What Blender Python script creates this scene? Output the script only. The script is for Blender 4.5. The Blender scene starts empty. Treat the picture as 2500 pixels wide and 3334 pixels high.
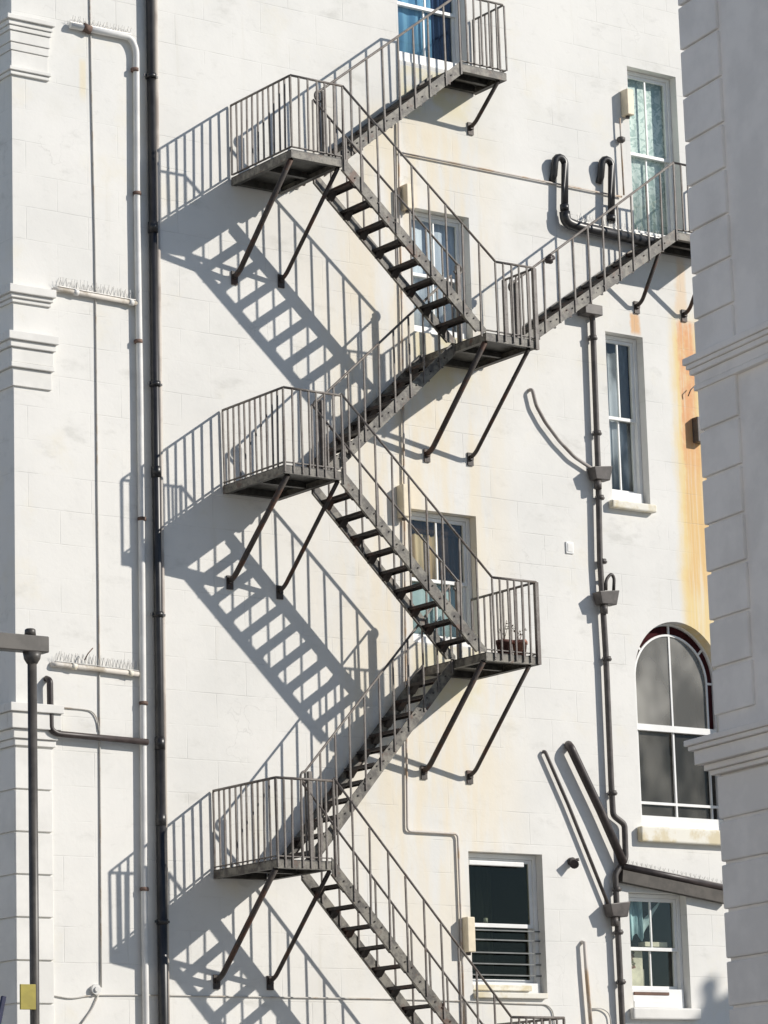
import bpy, math, random
from mathutils import Vector, Matrix
random.seed(7)
R=math.radians
SC=bpy.context.scene
# ------------------------------------------------------------------ camera, sky, sun, exposure
W,H=2500.0,3334.0
F=10830.9
def cam_rows(p,y,r):
    cp,sp=math.cos(p),math.sin(p); cy,sy=math.cos(y),math.sin(y); cr,sr=math.cos(r),math.sin(r)
    fwd=Vector((sy*cp,cy*cp,sp)); right=Vector((cy,-sy,0)); up=right.cross(fwd)
    return right*cr+up*sr, -right*sr+up*cr, fwd
RIGHT,UP,FWD=cam_rows(R(11.95304),R(36.25415),R(-1.72059))
CAM=Vector((0,0,10))-FWD*42.0
cd=bpy.data.cameras.new('camera'); cam=bpy.data.objects.new('camera',cd); SC.collection.objects.link(cam)
cd.sensor_fit='VERTICAL'; cd.sensor_height=36; cd.sensor_width=27; cd.lens=F/H*36; cd.clip_end=2000; cd.clip_start=.1
m=Matrix((RIGHT,UP,-FWD)).transposed().to_4x4(); m.translation=CAM; cam.matrix_world=m
SC.camera=cam
SUN=Vector((1.07,-1.0,.755)).normalized()      # towards the sun
sl=bpy.data.lights.new('sun','SUN'); sl.energy=4.55; sl.angle=R(.53); sl.color=(1,.945,.865)
so=bpy.data.objects.new('sun',sl); SC.collection.objects.link(so); so.rotation_euler=SUN.to_track_quat('Z','Y').to_euler(); so.location=(20,-20,30)
wd=bpy.data.worlds.new('World'); SC.world=wd; wd.use_nodes=True
nt=wd.node_tree; bg=nt.nodes['Background']; sky=nt.nodes.new('ShaderNodeTexSky'); sky.sky_type='NISHITA'; sky.sun_disc=False
sky.sun_elevation=math.asin(SUN.z); sky.sun_rotation=math.atan2(SUN.x,SUN.y); sky.altitude=20; sky.air_density=1.0; sky.dust_density=.1; sky.ozone_density=4.5
nt.links.new(sky.outputs[0],bg.inputs[0]); bg.inputs[1].default_value=.080
vs=SC.view_settings; vs.view_transform='Standard'; vs.look='None'; vs.exposure=0.0; vs.gamma=1

def wp(px,py,Y=0.0):
    """place on the vertical plane Y of a point measured in the photograph"""
    v=RIGHT*((px-W/2)/F)-UP*((py-H/2)/F)+FWD
    t=(Y-CAM.y)/v.y; return CAM+v*t
def wz(px,py,Z):
    v=RIGHT*((px-W/2)/F)-UP*((py-H/2)/F)+FWD
    t=(Z-CAM.z)/v.z; return CAM+v*t

# ------------------------------------------------------------------ mesh helpers
class MB:
    def __init__(s): s.v=[]; s.f=[]; s.sm=[]
    def quad(s,*p):
        n=len(s.v); s.v+= [tuple(q) for q in p]; s.f.append(tuple(range(n,n+len(p)))); s.sm.append(False)
    def box(s,x0,x1,y0,y1,z0,z1):
        if x0>x1:x0,x1=x1,x0
        if y0>y1:y0,y1=y1,y0
        if z0>z1:z0,z1=z1,z0
        s.hexa([(x0,y0,z0),(x1,y0,z0),(x1,y1,z0),(x0,y1,z0),(x0,y0,z1),(x1,y0,z1),(x1,y1,z1),(x0,y1,z1)]); return s
    def hexa(s,p):
        n=len(s.v); s.v+=[tuple(q) for q in p]
        for f in ((0,3,2,1),(4,5,6,7),(0,1,5,4),(1,2,6,5),(2,3,7,6),(3,0,4,7)): s.f.append(tuple(n+i for i in f)); s.sm.append(False)
    def bar(s,p,q,w,h,up=(0,0,1)):
        p=Vector(p);q=Vector(q);d=(q-p).normalized();u=Vector(up)
        if abs(d.dot(u))>.98:u=Vector((0,1,0))
        r=d.cross(u).normalized();u=r.cross(d).normalized()
        c=[]
        for o in (p,q):
            for a,b in ((-1,-1),(1,-1),(1,1),(-1,1)): c.append(o+r*(a*w/2)+u*(b*h/2))
        n=len(s.v); s.v+=[tuple(x) for x in c]
        for f in ((0,1,2,3),(7,6,5,4),(0,4,5,1),(1,5,6,2),(2,6,7,3),(3,7,4,0)): s.f.append(tuple(n+i for i in f)); s.sm.append(False)
        return s
    def tube(s,pts,r,seg=12,cap=True):
        pts=[Vector(p) for p in pts]; n0=len(s.v); k=len(pts)
        d=(pts[1]-pts[0]).normalized(); u=Vector((0,0,1)) if abs(d.z)<.9 else Vector((1,0,0))
        u=(u-d*u.dot(d)).normalized()
        for i,p in enumerate(pts):
            if i==0:t=pts[1]-pts[0]
            elif i==k-1:t=pts[-1]-pts[-2]
            else:t=(pts[i+1]-p).normalized()+(p-pts[i-1]).normalized()
            t=t.normalized(); u=(u-t*u.dot(t)).normalized(); w=t.cross(u)
            rr=r[i] if isinstance(r,(list,tuple)) else r
            for j in range(seg):
                a=2*math.pi*j/seg; s.v.append(tuple(p+u*(math.cos(a)*rr)+w*(math.sin(a)*rr)))
        for i in range(k-1):
            for j in range(seg):
                a=n0+i*seg+j;b=n0+i*seg+(j+1)%seg; s.f.append((a,b,b+seg,a+seg)); s.sm.append(True)
        if cap:
            s.f.append(tuple(n0+j for j in range(seg))[::-1]); s.sm.append(False)
            s.f.append(tuple(n0+(k-1)*seg+j for j in range(seg))); s.sm.append(False)
        return s
    def prism(s,poly,axis,a,b):
        """poly: list of 2D points; axis 'x' -> (y,z), 'y' -> (x,z), 'z' -> (x,y)"""
        def P(q,t):
            return {'x':(t,q[0],q[1]),'y':(q[0],t,q[1]),'z':(q[0],q[1],t)}[axis]
        n=len(s.v);k=len(poly)
        s.v+=[P(q,a) for q in poly]+[P(q,b) for q in poly]
        s.f.append(tuple(range(n,n+k))); s.sm.append(False); s.f.append(tuple(range(n+k,n+2*k))[::-1]); s.sm.append(False)
        for i in range(k):
            j=(i+1)%k; s.f.append((n+i,n+k+i,n+k+j,n+j)); s.sm.append(False)
        return s
    def build(s,name,mat,parent=None,fix=True,bevel=0):
        me=bpy.data.meshes.new(name); me.from_pydata(s.v,[],s.f); me.materials.append(mat)
        for p,f in zip(me.polygons,s.sm): p.use_smooth=f
        me.update()
        if fix:
            import bmesh
            bm=bmesh.new(); bm.from_mesh(me); bmesh.ops.recalc_face_normals(bm,faces=bm.faces); bm.to_mesh(me); bm.free()
        o=bpy.data.objects.new(name,me); SC.collection.objects.link(o)
        if parent is not None:
            o.parent=parent; o.matrix_parent_inverse=Matrix.Translation(parent_world(parent)).inverted()
        if bevel:
            b=o.modifiers.new('bevel','BEVEL'); b.width=bevel; b.segments=2; b.limit_method='ANGLE'
        return o
def parent_world(o):
    return o.location.copy() if o.parent is None else Vector((0,0,0))
def thing(name,label,cat,loc,group=None):
    o=bpy.data.objects.new(name,None); SC.collection.objects.link(o); o.location=loc; o.empty_display_size=.2
    o['label']=label; o['category']=cat
    if group:o['group']=group
    return o
def tag(o,label,cat,group=None):
    o['label']=label; o['category']=cat
    if group:o['group']=group
    return o
def fillet(pts,r,n=5):
    pts=[Vector(p) for p in pts]; out=[pts[0]]
    for i in range(1,len(pts)-1):
        a,b,c=pts[i-1],pts[i],pts[i+1]; u=(a-b);v=(c-b); k=min(r,u.length*.48,v.length*.48); p=b+u.normalized()*k;q=b+v.normalized()*k
        for j in range(n+1):
            t=j/n; out.append(p*(1-t)**2+b*2*t*(1-t)+q*t*t)
    out.append(pts[-1]); return out

# ------------------------------------------------------------------ materials
def newmat(name):
    m=bpy.data.materials.new(name); m.use_nodes=True; nt=m.node_tree
    return m,nt,nt.nodes['Principled BSDF']
def nd(nt,t,**k):
    n=nt.nodes.new(t)
    for a,b in k.items():
        if a.startswith('i_'): n.inputs[int(a[2:])].default_value=b
        else: setattr(n,a,b)
    return n
def mth(nt,op,a,b=None,clamp=False):
    n=nt.nodes.new('ShaderNodeMath'); n.operation=op; n.use_clamp=clamp
    for i,x in enumerate((a,b)):
        if x is None: continue
        if isinstance(x,(int,float)): n.inputs[i].default_value=x
        else: nt.links.new(x,n.inputs[i])
    return n.outputs[0]
def ramp(nt,v,a,b,c=0,d=1):
    n=nt.nodes.new('ShaderNodeMapRange'); n.interpolation_type='SMOOTHSTEP'; nt.links.new(v,n.inputs[0])
    for i,x in zip((1,2,3,4),(a,b,c,d)): n.inputs[i].default_value=x
    return n.outputs[0]
def mix(nt,f,a,b,mode='MIX'):
    n=nt.nodes.new('ShaderNodeMix'); n.data_type='RGBA'; n.blend_type=mode
    if isinstance(f,(int,float)): n.inputs[0].default_value=f
    else: nt.links.new(f,n.inputs[0])
    for i,x in ((6,a),(7,b)):
        if isinstance(x,tuple): n.inputs[i].default_value=(*x,1)
        else: nt.links.new(x,n.inputs[i])
    return n.outputs[2]
def noise(nt,vec,scale,detail=4,rough=.55,sc=None):
    n=nt.nodes.new('ShaderNodeTexNoise'); n.inputs['Scale'].default_value=scale; n.inputs['Detail'].default_value=detail; n.inputs['Roughness'].default_value=rough
    if sc:
        mp=nt.nodes.new('ShaderNodeMapping'); mp.inputs['Scale'].default_value=sc; nt.links.new(vec,mp.inputs[0]); vec=mp.outputs[0]
    nt.links.new(vec,n.inputs['Vector']); return n.outputs['Fac']
def geo_pos(nt): return nt.nodes.new('ShaderNodeNewGeometry').outputs['Position']
def simple(name,col,rough=.6,metal=0,var=.15,scale=6,bump=0,spec=.5,second=None,amount=.5,streak=None):
    m,nt,b=newmat(name); pos=geo_pos(nt)
    n=noise(nt,pos,scale,5,.6,streak)
    c2=second or tuple(max(0,x*(1-var)) for x in col)
    c1=col if second else tuple(min(1,x*(1+var)) for x in col)
    f=ramp(nt,n,.5-.18*amount*2+.1*(1-amount),.62)
    nt.links.new(mix(nt,f,c1,c2),b.inputs['Base Color'])
    b.inputs['Roughness'].default_value=rough; b.inputs['Metallic'].default_value=metal; b.inputs['Specular IOR Level'].default_value=spec
    if bump:
        bn=nt.nodes.new('ShaderNodeBump'); bn.inputs['Strength'].default_value=bump; bn.inputs['Distance'].default_value=.01
        nt.links.new(noise(nt,pos,scale*6,4),bn.inputs['Height']); nt.links.new(bn.outputs[0],b.inputs['Normal'])
    return m

def wall_material():
    m,nt,b=newmat('painted_stucco'); pos=geo_pos(nt); L=nt.links
    sp=nt.nodes.new('ShaderNodeSeparateXYZ'); L.new(pos,sp.inputs[0]); X,Y,Z=sp.outputs
    cx=nt.nodes.new('ShaderNodeCombineXYZ')
    # slightly wavy coursing
    wob=mth(nt,'MULTIPLY',mth(nt,'SUBTRACT',noise(nt,pos,1.3,2),.5),.02)
    L.new(mth(nt,'ADD',X,Y),cx.inputs[0]); L.new(mth(nt,'ADD',mth(nt,'ADD',Z,-9.95),wob),cx.inputs[1])
    br=nt.nodes.new('ShaderNodeTexBrick'); L.new(cx.outputs[0],br.inputs[0])
    br.inputs['Scale'].default_value=1; br.inputs['Mortar Size'].default_value=.007; br.inputs['Mortar Smooth'].default_value=.6
    br.inputs['Brick Width'].default_value=.86; br.inputs['Row Height'].default_value=.407; br.inputs['Bias'].default_value=0
    br.inputs['Color1'].default_value=(0,0,0,1); br.inputs['Color2'].default_value=(1,1,1,1); br.inputs['Mortar'].default_value=(.5,.5,.5,1)
    line=mth(nt,'MULTIPLY',br.outputs['Fac'],ramp(nt,noise(nt,pos,1.1,4),.42,.64,.03,1.0))
    base=mix(nt,ramp(nt,noise(nt,pos,.55,5,.6),.35,.7),(.81,.795,.755),(.73,.72,.685))
    # blockwise tone
    base=mix(nt,mth(nt,'MULTIPLY',br.outputs['Color'],.05),base,(.66,.655,.63))
    # soft grey weather blotches, wider than tall
    bl=ramp(nt,noise(nt,pos,2.1,5,.65,(.55,1,1.2)),.56,.74)
    base=mix(nt,mth(nt,'MULTIPLY',bl,.65),base,(.58,.57,.53))
    b6=ramp(nt,noise(nt,pos,5.5,6,.72,(.7,1,1.1)),.55,.70)
    base=mix(nt,mth(nt,'MULTIPLY',b6,.30),base,(.62,.61,.57))
    b7=ramp(nt,noise(nt,pos,.7,5,.65),.55,.70)
    base=mix(nt,mth(nt,'MULTIPLY',b7,.42),base,(.78,.73,.60))
    # hairline cracks and filled patches
    vo=nt.nodes.new('ShaderNodeTexVoronoi'); vo.feature='DISTANCE_TO_EDGE'; vo.inputs['Scale'].default_value=.8
    mpv=nt.nodes.new('ShaderNodeMapping'); L.new(pos,mpv.inputs[0]); mpv.inputs['Scale'].default_value=(1.3,1,.8)
    av=nt.nodes.new('ShaderNodeVectorMath'); av.operation='ADD'; nn=nt.nodes.new('ShaderNodeTexNoise'); nn.inputs['Scale'].default_value=3; nn.inputs['Detail'].default_value=5; L.new(pos,nn.inputs['Vector'])
    L.new(mpv.outputs[0],av.inputs[0]); L.new(nn.outputs['Color'],av.inputs[1]); L.new(av.outputs[0],vo.inputs['Vector'])
    ck=mth(nt,'MULTIPLY',ramp(nt,vo.outputs['Distance'],.0,.012,1,0),ramp(nt,noise(nt,pos,.6,3),.54,.66))
    base=mix(nt,mth(nt,'MULTIPLY',ck,.28),base,(.42,.41,.38))
    dr=ramp(nt,noise(nt,pos,2.2,4,.6,(2.2,1,.18)),.58,.80)
    base=mix(nt,mth(nt,'MULTIPLY',dr,.32),base,(.62,.59,.50))
    # yellowed centre bay around the braces
    def band(v,a,b_,c,d):
        return mth(nt,'MULTIPLY',ramp(nt,v,a,b_),ramp(nt,v,c,d,1,0))
    nx=noise(nt,pos,1.6,4,.6,(1.8,1,.35))
    yel=mth(nt,'MULTIPLY',band(X,-1.7,.3,1.2,2.4),band(Z,2.5,7.0,15.1,15.6))
    yel=mth(nt,'MULTIPLY',yel,ramp(nt,nx,.36,.62))
    base=mix(nt,mth(nt,'MULTIPLY',yel,.68),base,(.80,.70,.52))
    # local stains below sills of the landing doors
    for xa,xb,za,zb in ((.55,1.6,11.9,12.45),(.4,1.55,7.7,8.36),(.45,1.7,15.5,16.05)):
        s=mth(nt,'MULTIPLY',band(X,xa-.1,xa+.1,xb-.2,xb),band(Z,za-.3,za+.1,zb-.02,zb))
        base=mix(nt,mth(nt,'MULTIPLY',mth(nt,'MULTIPLY',s,ramp(nt,noise(nt,pos,3,4),.3,.62)),.6),base,(.74,.65,.36))
    # rust run-off from the brackets at the far right
    xw=mth(nt,'ADD',X,mth(nt,'MULTIPLY',mth(nt,'SUBTRACT',noise(nt,pos,2.2,5,.65,(1,1,.6)),.5),.30))
    st=noise(nt,pos,5,4,.65,(3.2,1,.14))
    brd=mth(nt,'MULTIPLY',band(xw,4.84,5.06,5.7,6.4),band(Z,8.2,8.9,12.9,13.5))
    base=mix(nt,mth(nt,'MULTIPLY',mth(nt,'MULTIPLY',brd,ramp(nt,st,.28,.55,.45,1)),.95),base,(.80,.62,.30))
    b2=mth(nt,'MULTIPLY',band(xw,5.05,5.11,5.30,5.42),band(Z,10.4,11.6,13.15,13.24))
    base=mix(nt,mth(nt,'MULTIPLY',mth(nt,'MULTIPLY',b2,mth(nt,'MULTIPLY',ramp(nt,st,.25,.6,.35,1),ramp(nt,noise(nt,pos,4.5,5,.7),.30,.55,.45,1))),.86),base,(.74,.34,.17))
    b4=mth(nt,'MULTIPLY',band(xw,5.02,5.15,5.6,5.9),band(Z,9.2,9.6,11.2,12.0))
    base=mix(nt,mth(nt,'MULTIPLY',mth(nt,'MULTIPLY',b4,ramp(nt,st,.3,.6,.3,1)),.6),base,(.74,.44,.18))
    b8=mth(nt,'MULTIPLY',band(xw,5.04,5.12,5.22,5.30),band(Z,13.2,13.4,13.9,14.2))
    base=mix(nt,mth(nt,'MULTIPLY',b8,.45),base,(.80,.52,.24))
    b3=mth(nt,'MULTIPLY',band(xw,4.22,4.27,4.36,4.42),band(Z,12.86,12.95,13.15,13.22))
    base=mix(nt,mth(nt,'MULTIPLY',mth(nt,'MULTIPLY',b3,ramp(nt,st,.25,.5,.4,1)),.8),base,(.72,.40,.16))
    # little rust spots under pipe collars at the left and the top right wall
    b5=mth(nt,'MULTIPLY',band(X,-4.42,-4.37,-4.33,-4.28),band(Z,14.6,14.85,15.15,15.25))
    base=mix(nt,mth(nt,'MULTIPLY',b5,.45),base,(.80,.66,.38))
    # broad warm damp patches of the upper right wall
    pa=mth(nt,'MULTIPLY',ramp(nt,noise(nt,pos,.8,5,.6),.52,.72),band(Z,13.0,14.5,17,18))
    base=mix(nt,mth(nt,'MULTIPLY',pa,.25),base,(.66,.64,.55))
    base=mix(nt,mth(nt,'MULTIPLY',line,.22),base,(.50,.49,.46))
    L.new(base,b.inputs['Base Color']); b.inputs['Roughness'].default_value=.75; b.inputs['Specular IOR Level'].default_value=.25
    h=mth(nt,'ADD',mth(nt,'MULTIPLY',line,-.32),mth(nt,'ADD',mth(nt,'MULTIPLY',noise(nt,pos,1.5,5),.8),mth(nt,'MULTIPLY',noise(nt,pos,22,4),.10)))
    bn=nt.nodes.new('ShaderNodeBump'); bn.inputs['Strength'].default_value=.5; bn.inputs['Distance'].default_value=.02
    L.new(h,bn.inputs['Height']); L.new(bn.outputs[0],b.inputs['Normal'])
    return m
WALL=wall_material()
STUC=simple('white_masonry_paint',(.78,.765,.725),.75,var=.05,scale=1.5,bump=.25,spec=.25)
GREYST=simple('grey_masonry_paint',(.86,.815,.765),.8,var=.05,scale=1.9,bump=.6,spec=.2)
JOINERY=simple('white_gloss_joinery',(.82,.82,.80),.4,var=.04,scale=3)
SILLM=simple('weathered_sill_paint',(.80,.77,.68),.7,second=(.66,.58,.40),amount=.35,scale=3.5)
def iron_mat(name,base,light,rust,ra=.56,rough=.55,sc=7):
    m,nt,b=newmat(name); pos=geo_pos(nt)
    c=mix(nt,ramp(nt,noise(nt,pos,sc,5,.65),.38,.62),base,light)
    c=mix(nt,ramp(nt,noise(nt,pos,sc*.6,6,.7),ra,ra+.12),c,rust)
    c=mix(nt,ramp(nt,noise(nt,pos,26,4,.7),.60,.70),c,tuple(x*.35 for x in rust))
    nt.links.new(c,b.inputs['Base Color']); b.inputs['Roughness'].default_value=rough
    bn=nt.nodes.new('ShaderNodeBump'); bn.inputs['Strength'].default_value=.4; bn.inputs['Distance'].default_value=.006
    nt.links.new(noise(nt,pos,40,4),bn.inputs['Height']); nt.links.new(bn.outputs[0],b.inputs['Normal'])
    return m
IRON=iron_mat('weathered_grey_ironwork',(.070,.062,.053),(.215,.198,.162),(.12,.062,.038))
RAILM=iron_mat('dull_brown_rail_paint',(.13,.108,.095),(.20,.18,.16),(.085,.05,.035),.6)
TREADM=iron_mat('rusty_dark_tread_iron',(.018,.014,.013),(.035,.028,.024),(.05,.022,.014),.5)
BRACEM=iron_mat('rust_brown_bracket_iron',(.035,.026,.022),(.06,.048,.04),(.08,.036,.02),.5)
UNDERM=iron_mat('grey_green_landing_underside',(.022,.021,.018),(.06,.058,.05),(.10,.06,.04),.6)
BLACKP=simple('black_pipe_paint',(.022,.021,.022),.38,var=.3,scale=5,spec=.6)
DKPIPE=simple('dark_brown_pipe_paint',(.045,.034,.032),.45,var=.3,scale=6)
STACKP=simple('grey_brown_pipe_paint',(.085,.074,.068),.5,var=.25,scale=6)
WHPIPE=simple('white_pipe_paint',(.74,.73,.70),.55,var=.06,scale=4)
CURVP=simple('grey_overflow_pipe',(.36,.33,.31),.6,second=(.24,.21,.19),amount=.3,scale=3)
OLDPIPE=simple('old_beige_pipe_paint',(.66,.62,.56),.6,second=(.40,.35,.28),amount=.35,scale=4)
GREYC=simple('grey_conduit',(.55,.53,.49),.6,second=(.45,.38,.30),amount=.2,scale=3)
PALEC=simple('pale_conduit',(.60,.55,.50),.6,second=(.48,.34,.22),amount=.3,scale=2.5)
RUST=simple('rusty_clamp',(.17,.11,.085),.8,var=.4,scale=12)
SPIKE=simple('steel_bird_spikes',(.42,.41,.39),.4,metal=.5,var=.2)
CREAM=simple('cream_box_enamel',(.78,.68,.50),.5,var=.06)
ASPH=simple('pale_asphalt',(.27,.26,.245),.9,var=.25,scale=3,bump=.3)
TERRA=simple('terracotta',(.60,.30,.22),.8,var=.2,scale=9)
DKTER=simple('dark_brown_clay',(.12,.05,.04),.8,var=.2,scale=9)
LEAF=simple('dull_leaf',(.10,.11,.05),.7,second=(.22,.08,.05),amount=.5,scale=14)
YEL=simple('olive_yellow_sign_paint',(.36,.30,.05),.5,var=.1)
POSTM=simple('dark_grey_post_paint',(.085,.078,.07),.45,var=.2,scale=5)
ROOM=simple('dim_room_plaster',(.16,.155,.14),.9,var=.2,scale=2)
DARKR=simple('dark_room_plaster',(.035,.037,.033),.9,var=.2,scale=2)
def curtain_mat(name,c,c2=None,sc=(9,1,.4),scale=1.6,pat=0):
    m,nt,b=newmat(name); pos=geo_pos(nt); n=noise(nt,pos,scale,3,.5,sc)
    col=mix(nt,ramp(nt,n,.4,.6),c,c2 or tuple(x*.75 for x in c))
    if pat:
        v=nt.nodes.new('ShaderNodeTexNoise'); v.inputs['Scale'].default_value=pat; v.inputs['Detail'].default_value=6; v.inputs['Distortion'].default_value=1.6; nt.links.new(pos,v.inputs['Vector'])
        col=mix(nt,ramp(nt,v.outputs['Fac'],.46,.56),col,(.52,.63,.60))
    nt.links.new(col,b.inputs['Base Color']); b.inputs['Roughness'].default_value=.9; b.inputs['Specular IOR Level'].default_value=.1
    return m
BLUESKY=curtain_mat('blue_sky_reflection',(.24,.48,.70),(.14,.32,.54))  # blue sky mirrored in the glass, painted as sheet colour
NAVYC=curtain_mat('navy_drape_cloth',(.035,.07,.16),(.02,.03,.07))
PALESKY=curtain_mat('pale_sky_reflection',(.72,.76,.84),(.50,.54,.63))  # paints the pale sky reflected by the pane
TANC=curtain_mat('tan_curtain_cloth',(.55,.43,.27),(.36,.25,.14))
BRNC=curtain_mat('brown_curtain_cloth',(.09,.06,.045),(.05,.035,.03))
TEALC=curtain_mat('pale_teal_blind_cloth',(.42,.52,.52),(.36,.46,.46))
NETC=curtain_mat('patterned_net_cloth',(.86,.92,.88),(.78,.86,.83),pat=9)
GREYB=curtain_mat('grey_blind_cloth',(.26,.255,.24),(.17,.165,.155),(1.5,1,.6),1.0)
GREYSKY=curtain_mat('grey_sky_reflection',(.50,.52,.56),(.16,.165,.17),(2,1,.8))  # reflected grey sky gradient put into the colour
MAROON=curtain_mat('maroon_margin_glass',(.05,.012,.014))
TEALR=curtain_mat('torn_teal_cloth',(.42,.60,.62),(.12,.22,.25),(7,1,1),2.2)
def glass_mat(name,tint,gl=.10,rough=.02,opa=0,oc=(.1,.1,.1)):
    m,nt,b=newmat(name); out=nt.nodes['Material Output']; L=nt.links
    t=nd(nt,'ShaderNodeBsdfTransparent'); t.inputs[0].default_value=(*tint,1)
    g=nd(nt,'ShaderNodeBsdfGlossy'); g.inputs['Roughness'].default_value=rough; g.inputs[0].default_value=(1,1,.98,1)
    mx=nd(nt,'ShaderNodeMixShader'); mx.inputs[0].default_value=gl
    if opa:
        d=nd(nt,'ShaderNodeBsdfDiffuse'); L.new(mix(nt,ramp(nt,noise(nt,geo_pos(nt),1.2,2,.5,(1.3,1,.9)),.34,.66),tuple(x*.55 for x in oc),tuple(min(1,x*2.8) for x in oc)),d.inputs[0]); m2=nd(nt,'ShaderNodeMixShader'); m2.inputs[0].default_value=opa
        L.new(t.outputs[0],m2.inputs[1]); L.new(d.outputs[0],m2.inputs[2]); L.new(m2.outputs[0],mx.inputs[1])
    else: L.new(t.outputs[0],mx.inputs[1])
    L.new(g.outputs[0],mx.inputs[2]); L.new(mx.outputs[0],out.inputs[0]); return m
GLASS=glass_mat('window_glass',(.93,.95,.94),.035)
GLASSD=glass_mat('dark_window_glass_pane',(.7,.72,.66),.02)
OBSC=glass_mat('dusty_obscured_glass',(.8,.78,.74),.04,.3,.42,(.20,.195,.18))
OBSC2=glass_mat('dusty_dark_glass',(.75,.74,.70),.03,.2,.35,(.10,.095,.085))

# ------------------------------------------------------------------ ground
GZ=-.35
g=MB(); g.quad((-900,-900,GZ),(900,-900,GZ),(900,900,GZ),(-900,900,GZ)); go=g.build('ground',ASPH); go['kind']='structure'

# ------------------------------------------------------------------ the white building
XL,XR,ZT=-5.34,8.2,21.0
bld=thing('white_building','tall white painted stucco building carrying the iron fire escape and pipes','building',(1,.15,GZ))
WIN={ # x0,x1,z0,z1
 'w1':(.47,1.61,16.10,17.85),'w2':(.575,1.525,12.44,14.11),'w3':(.40,1.465,8.37,10.09),
 'w4':(4.385,5.272,14.36,16.74),'w5':(3.78,4.44,10.53,12.87),'w6':(4.03,5.57,6.20,8.206),
 'w7':(1.152,2.338,3.97,5.762),'w8':(3.748,4.74,3.84,5.333)}
AC,AA,AB=4.80,.77,.77
REV=.26
def build_wall():
    holes=[WIN[k] for k in WIN if k!='w6']+[(4.03,5.57,6.20,8.206+AB)]
    xs=sorted({XL,XR,*[h[0] for h in holes],*[h[1] for h in holes]}); zs=sorted({GZ,ZT,*[h[2] for h in holes],*[h[3] for h in holes]})
    b=MB(); idx={}
    def V(x,y,z):
        k=(round(x,4),round(y,4),round(z,4))
        if k not in idx: idx[k]=len(b.v); b.v.append(k)
        return idx[k]
    def face(*p): b.f.append(tuple(V(*q) for q in p)); b.sm.append(False)
    for i in range(len(xs)-1):
        for j in range(len(zs)-1):
            x0,x1,z0,z1=xs[i],xs[i+1],zs[j],zs[j+1]; cx,cz=(x0+x1)/2,(z0+z1)/2
            if any(h[0]<cx<h[1] and h[2]<cz<h[3] for h in holes): continue
            face((x0,0,z0),(x1,0,z0),(x1,0,z1),(x0,0,z1))
    for h in holes[:-1]:
        x0,x1,z0,z1=h
        face((x0,0,z0),(x0,0,z1),(x0,REV,z1),(x0,REV,z0)); face((x1,0,z1),(x1,0,z0),(x1,REV,z0),(x1,REV,z1))
        face((x0,0,z1),(x1,0,z1),(x1,REV,z1),(x0,REV,z1)); face((x1,0,z0),(x0,0,z0),(x0,REV,z0),(x1,REV,z0))
    x0,x1,z0,_=WIN['w6']; zs_=8.206
    face((x0,0,z0),(x0,0,zs_),(x0,REV,zs_),(x0,REV,z0)); face((x1,0,zs_),(x1,0,z0),(x1,REV,z0),(x1,REV,zs_)); face((x1,0,z0),(x0,0,z0),(x0,REV,z0),(x1,REV,z0))
    N=28; arc=[(AC-AA*math.cos(math.pi*k/N),zs_+AB*math.sin(math.pi*k/N)) for k in range(N+1)]
    zt=zs_+AB
    for k in range(N):
        (xa,za),(xb,zb)=arc[k],arc[k+1]
        if abs(za-zt)<1e-4: b.f.append((V(xa,0,za),V(xb,0,zb),V(xb,0,zt))); b.sm.append(False)
        elif abs(zb-zt)<1e-4: b.f.append((V(xa,0,za),V(xb,0,zb),V(xa,0,zt))); b.sm.append(False)
        else: face((xa,0,za),(xb,0,zb),(xb,0,zt),(xa,0,zt))
        face((xa,0,za),(xb,0,zb),(xb,REV,zb),(xa,REV,za))
    # return, back and top so that the block is solid
    face((XL,0,GZ),(XL,0,ZT),(XL,9,ZT),(XL,9,GZ)); face((XR,0,GZ),(XR,9,GZ),(XR,9,ZT),(XR,0,ZT))
    face((XL,0,ZT),(XR,0,ZT),(XR,9,ZT),(XL,9,ZT)); face((XL,9,GZ),(XL,9,ZT),(XR,9,ZT),(XR,9,GZ))
    return b.build('wall',WALL,bld,fix=False)
build_wall()

# corner strip, string courses and quoins at the left corner
def corner_piece(nm,x1,p,z0,z1,mat=STUC,par=bld,soft=0):
    b=MB(); q=p-.012
    b.box(XL-p,x1,-p,.0-.001,z0,z1); b.box(XL-p,XL-.001,-.001,8.5,z0,z1)
    return b.build(nm,mat,par,bevel=soft)
def string_course(stack,nm='string_course'):
    """stack of (z0,z1,projection) -> one moulding wrapping the corner"""
    b=MB()
    for z0,z1,p in stack:
        b.box(XL-p,-4.85+p*.45,-p,-.001,z0,z1); b.box(XL-p,XL-.001,0.001,8.5,z0,z1)
    return b.build(nm,STUC,bld,bevel=.008)
string_course([(15.50,15.56,.12),(15.44,15.497,.085),(15.38,15.437,.065),(15.24,15.377,.045),(15.14,15.237,.03),(14.93,15.137,.016)])
string_course([(14.88,14.925,.06),(14.83,14.877,.035)])
string_course([(12.10,12.20,.10),(12.05,12.097,.06),(12.00,12.047,.03)])
string_course([(11.52,11.62,.13),(11.44,11.517,.09),(11.26,11.437,.055),(11.20,11.257,.07),(10.98,11.197,.03)])
string_course([(7.10,7.20,.15),(6.91,7.097,.115),(6.80,6.907,.07),(6.72,6.797,.04)])
z=6.70
while z>0:
    b=MB(); z0=z-.488; 
    b.box(XL-.028,-4.88,-.028,-.001,z0+.014,z-.006); b.box(XL-.028,XL-.001,.001,.48,z0+.014,z-.006)
    b.box(XL-.016,XL-.001,.50,8.5,z0+.014,z-.006)
    b.build('quoin',STUC,bld,bevel=.006); z=z0

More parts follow.
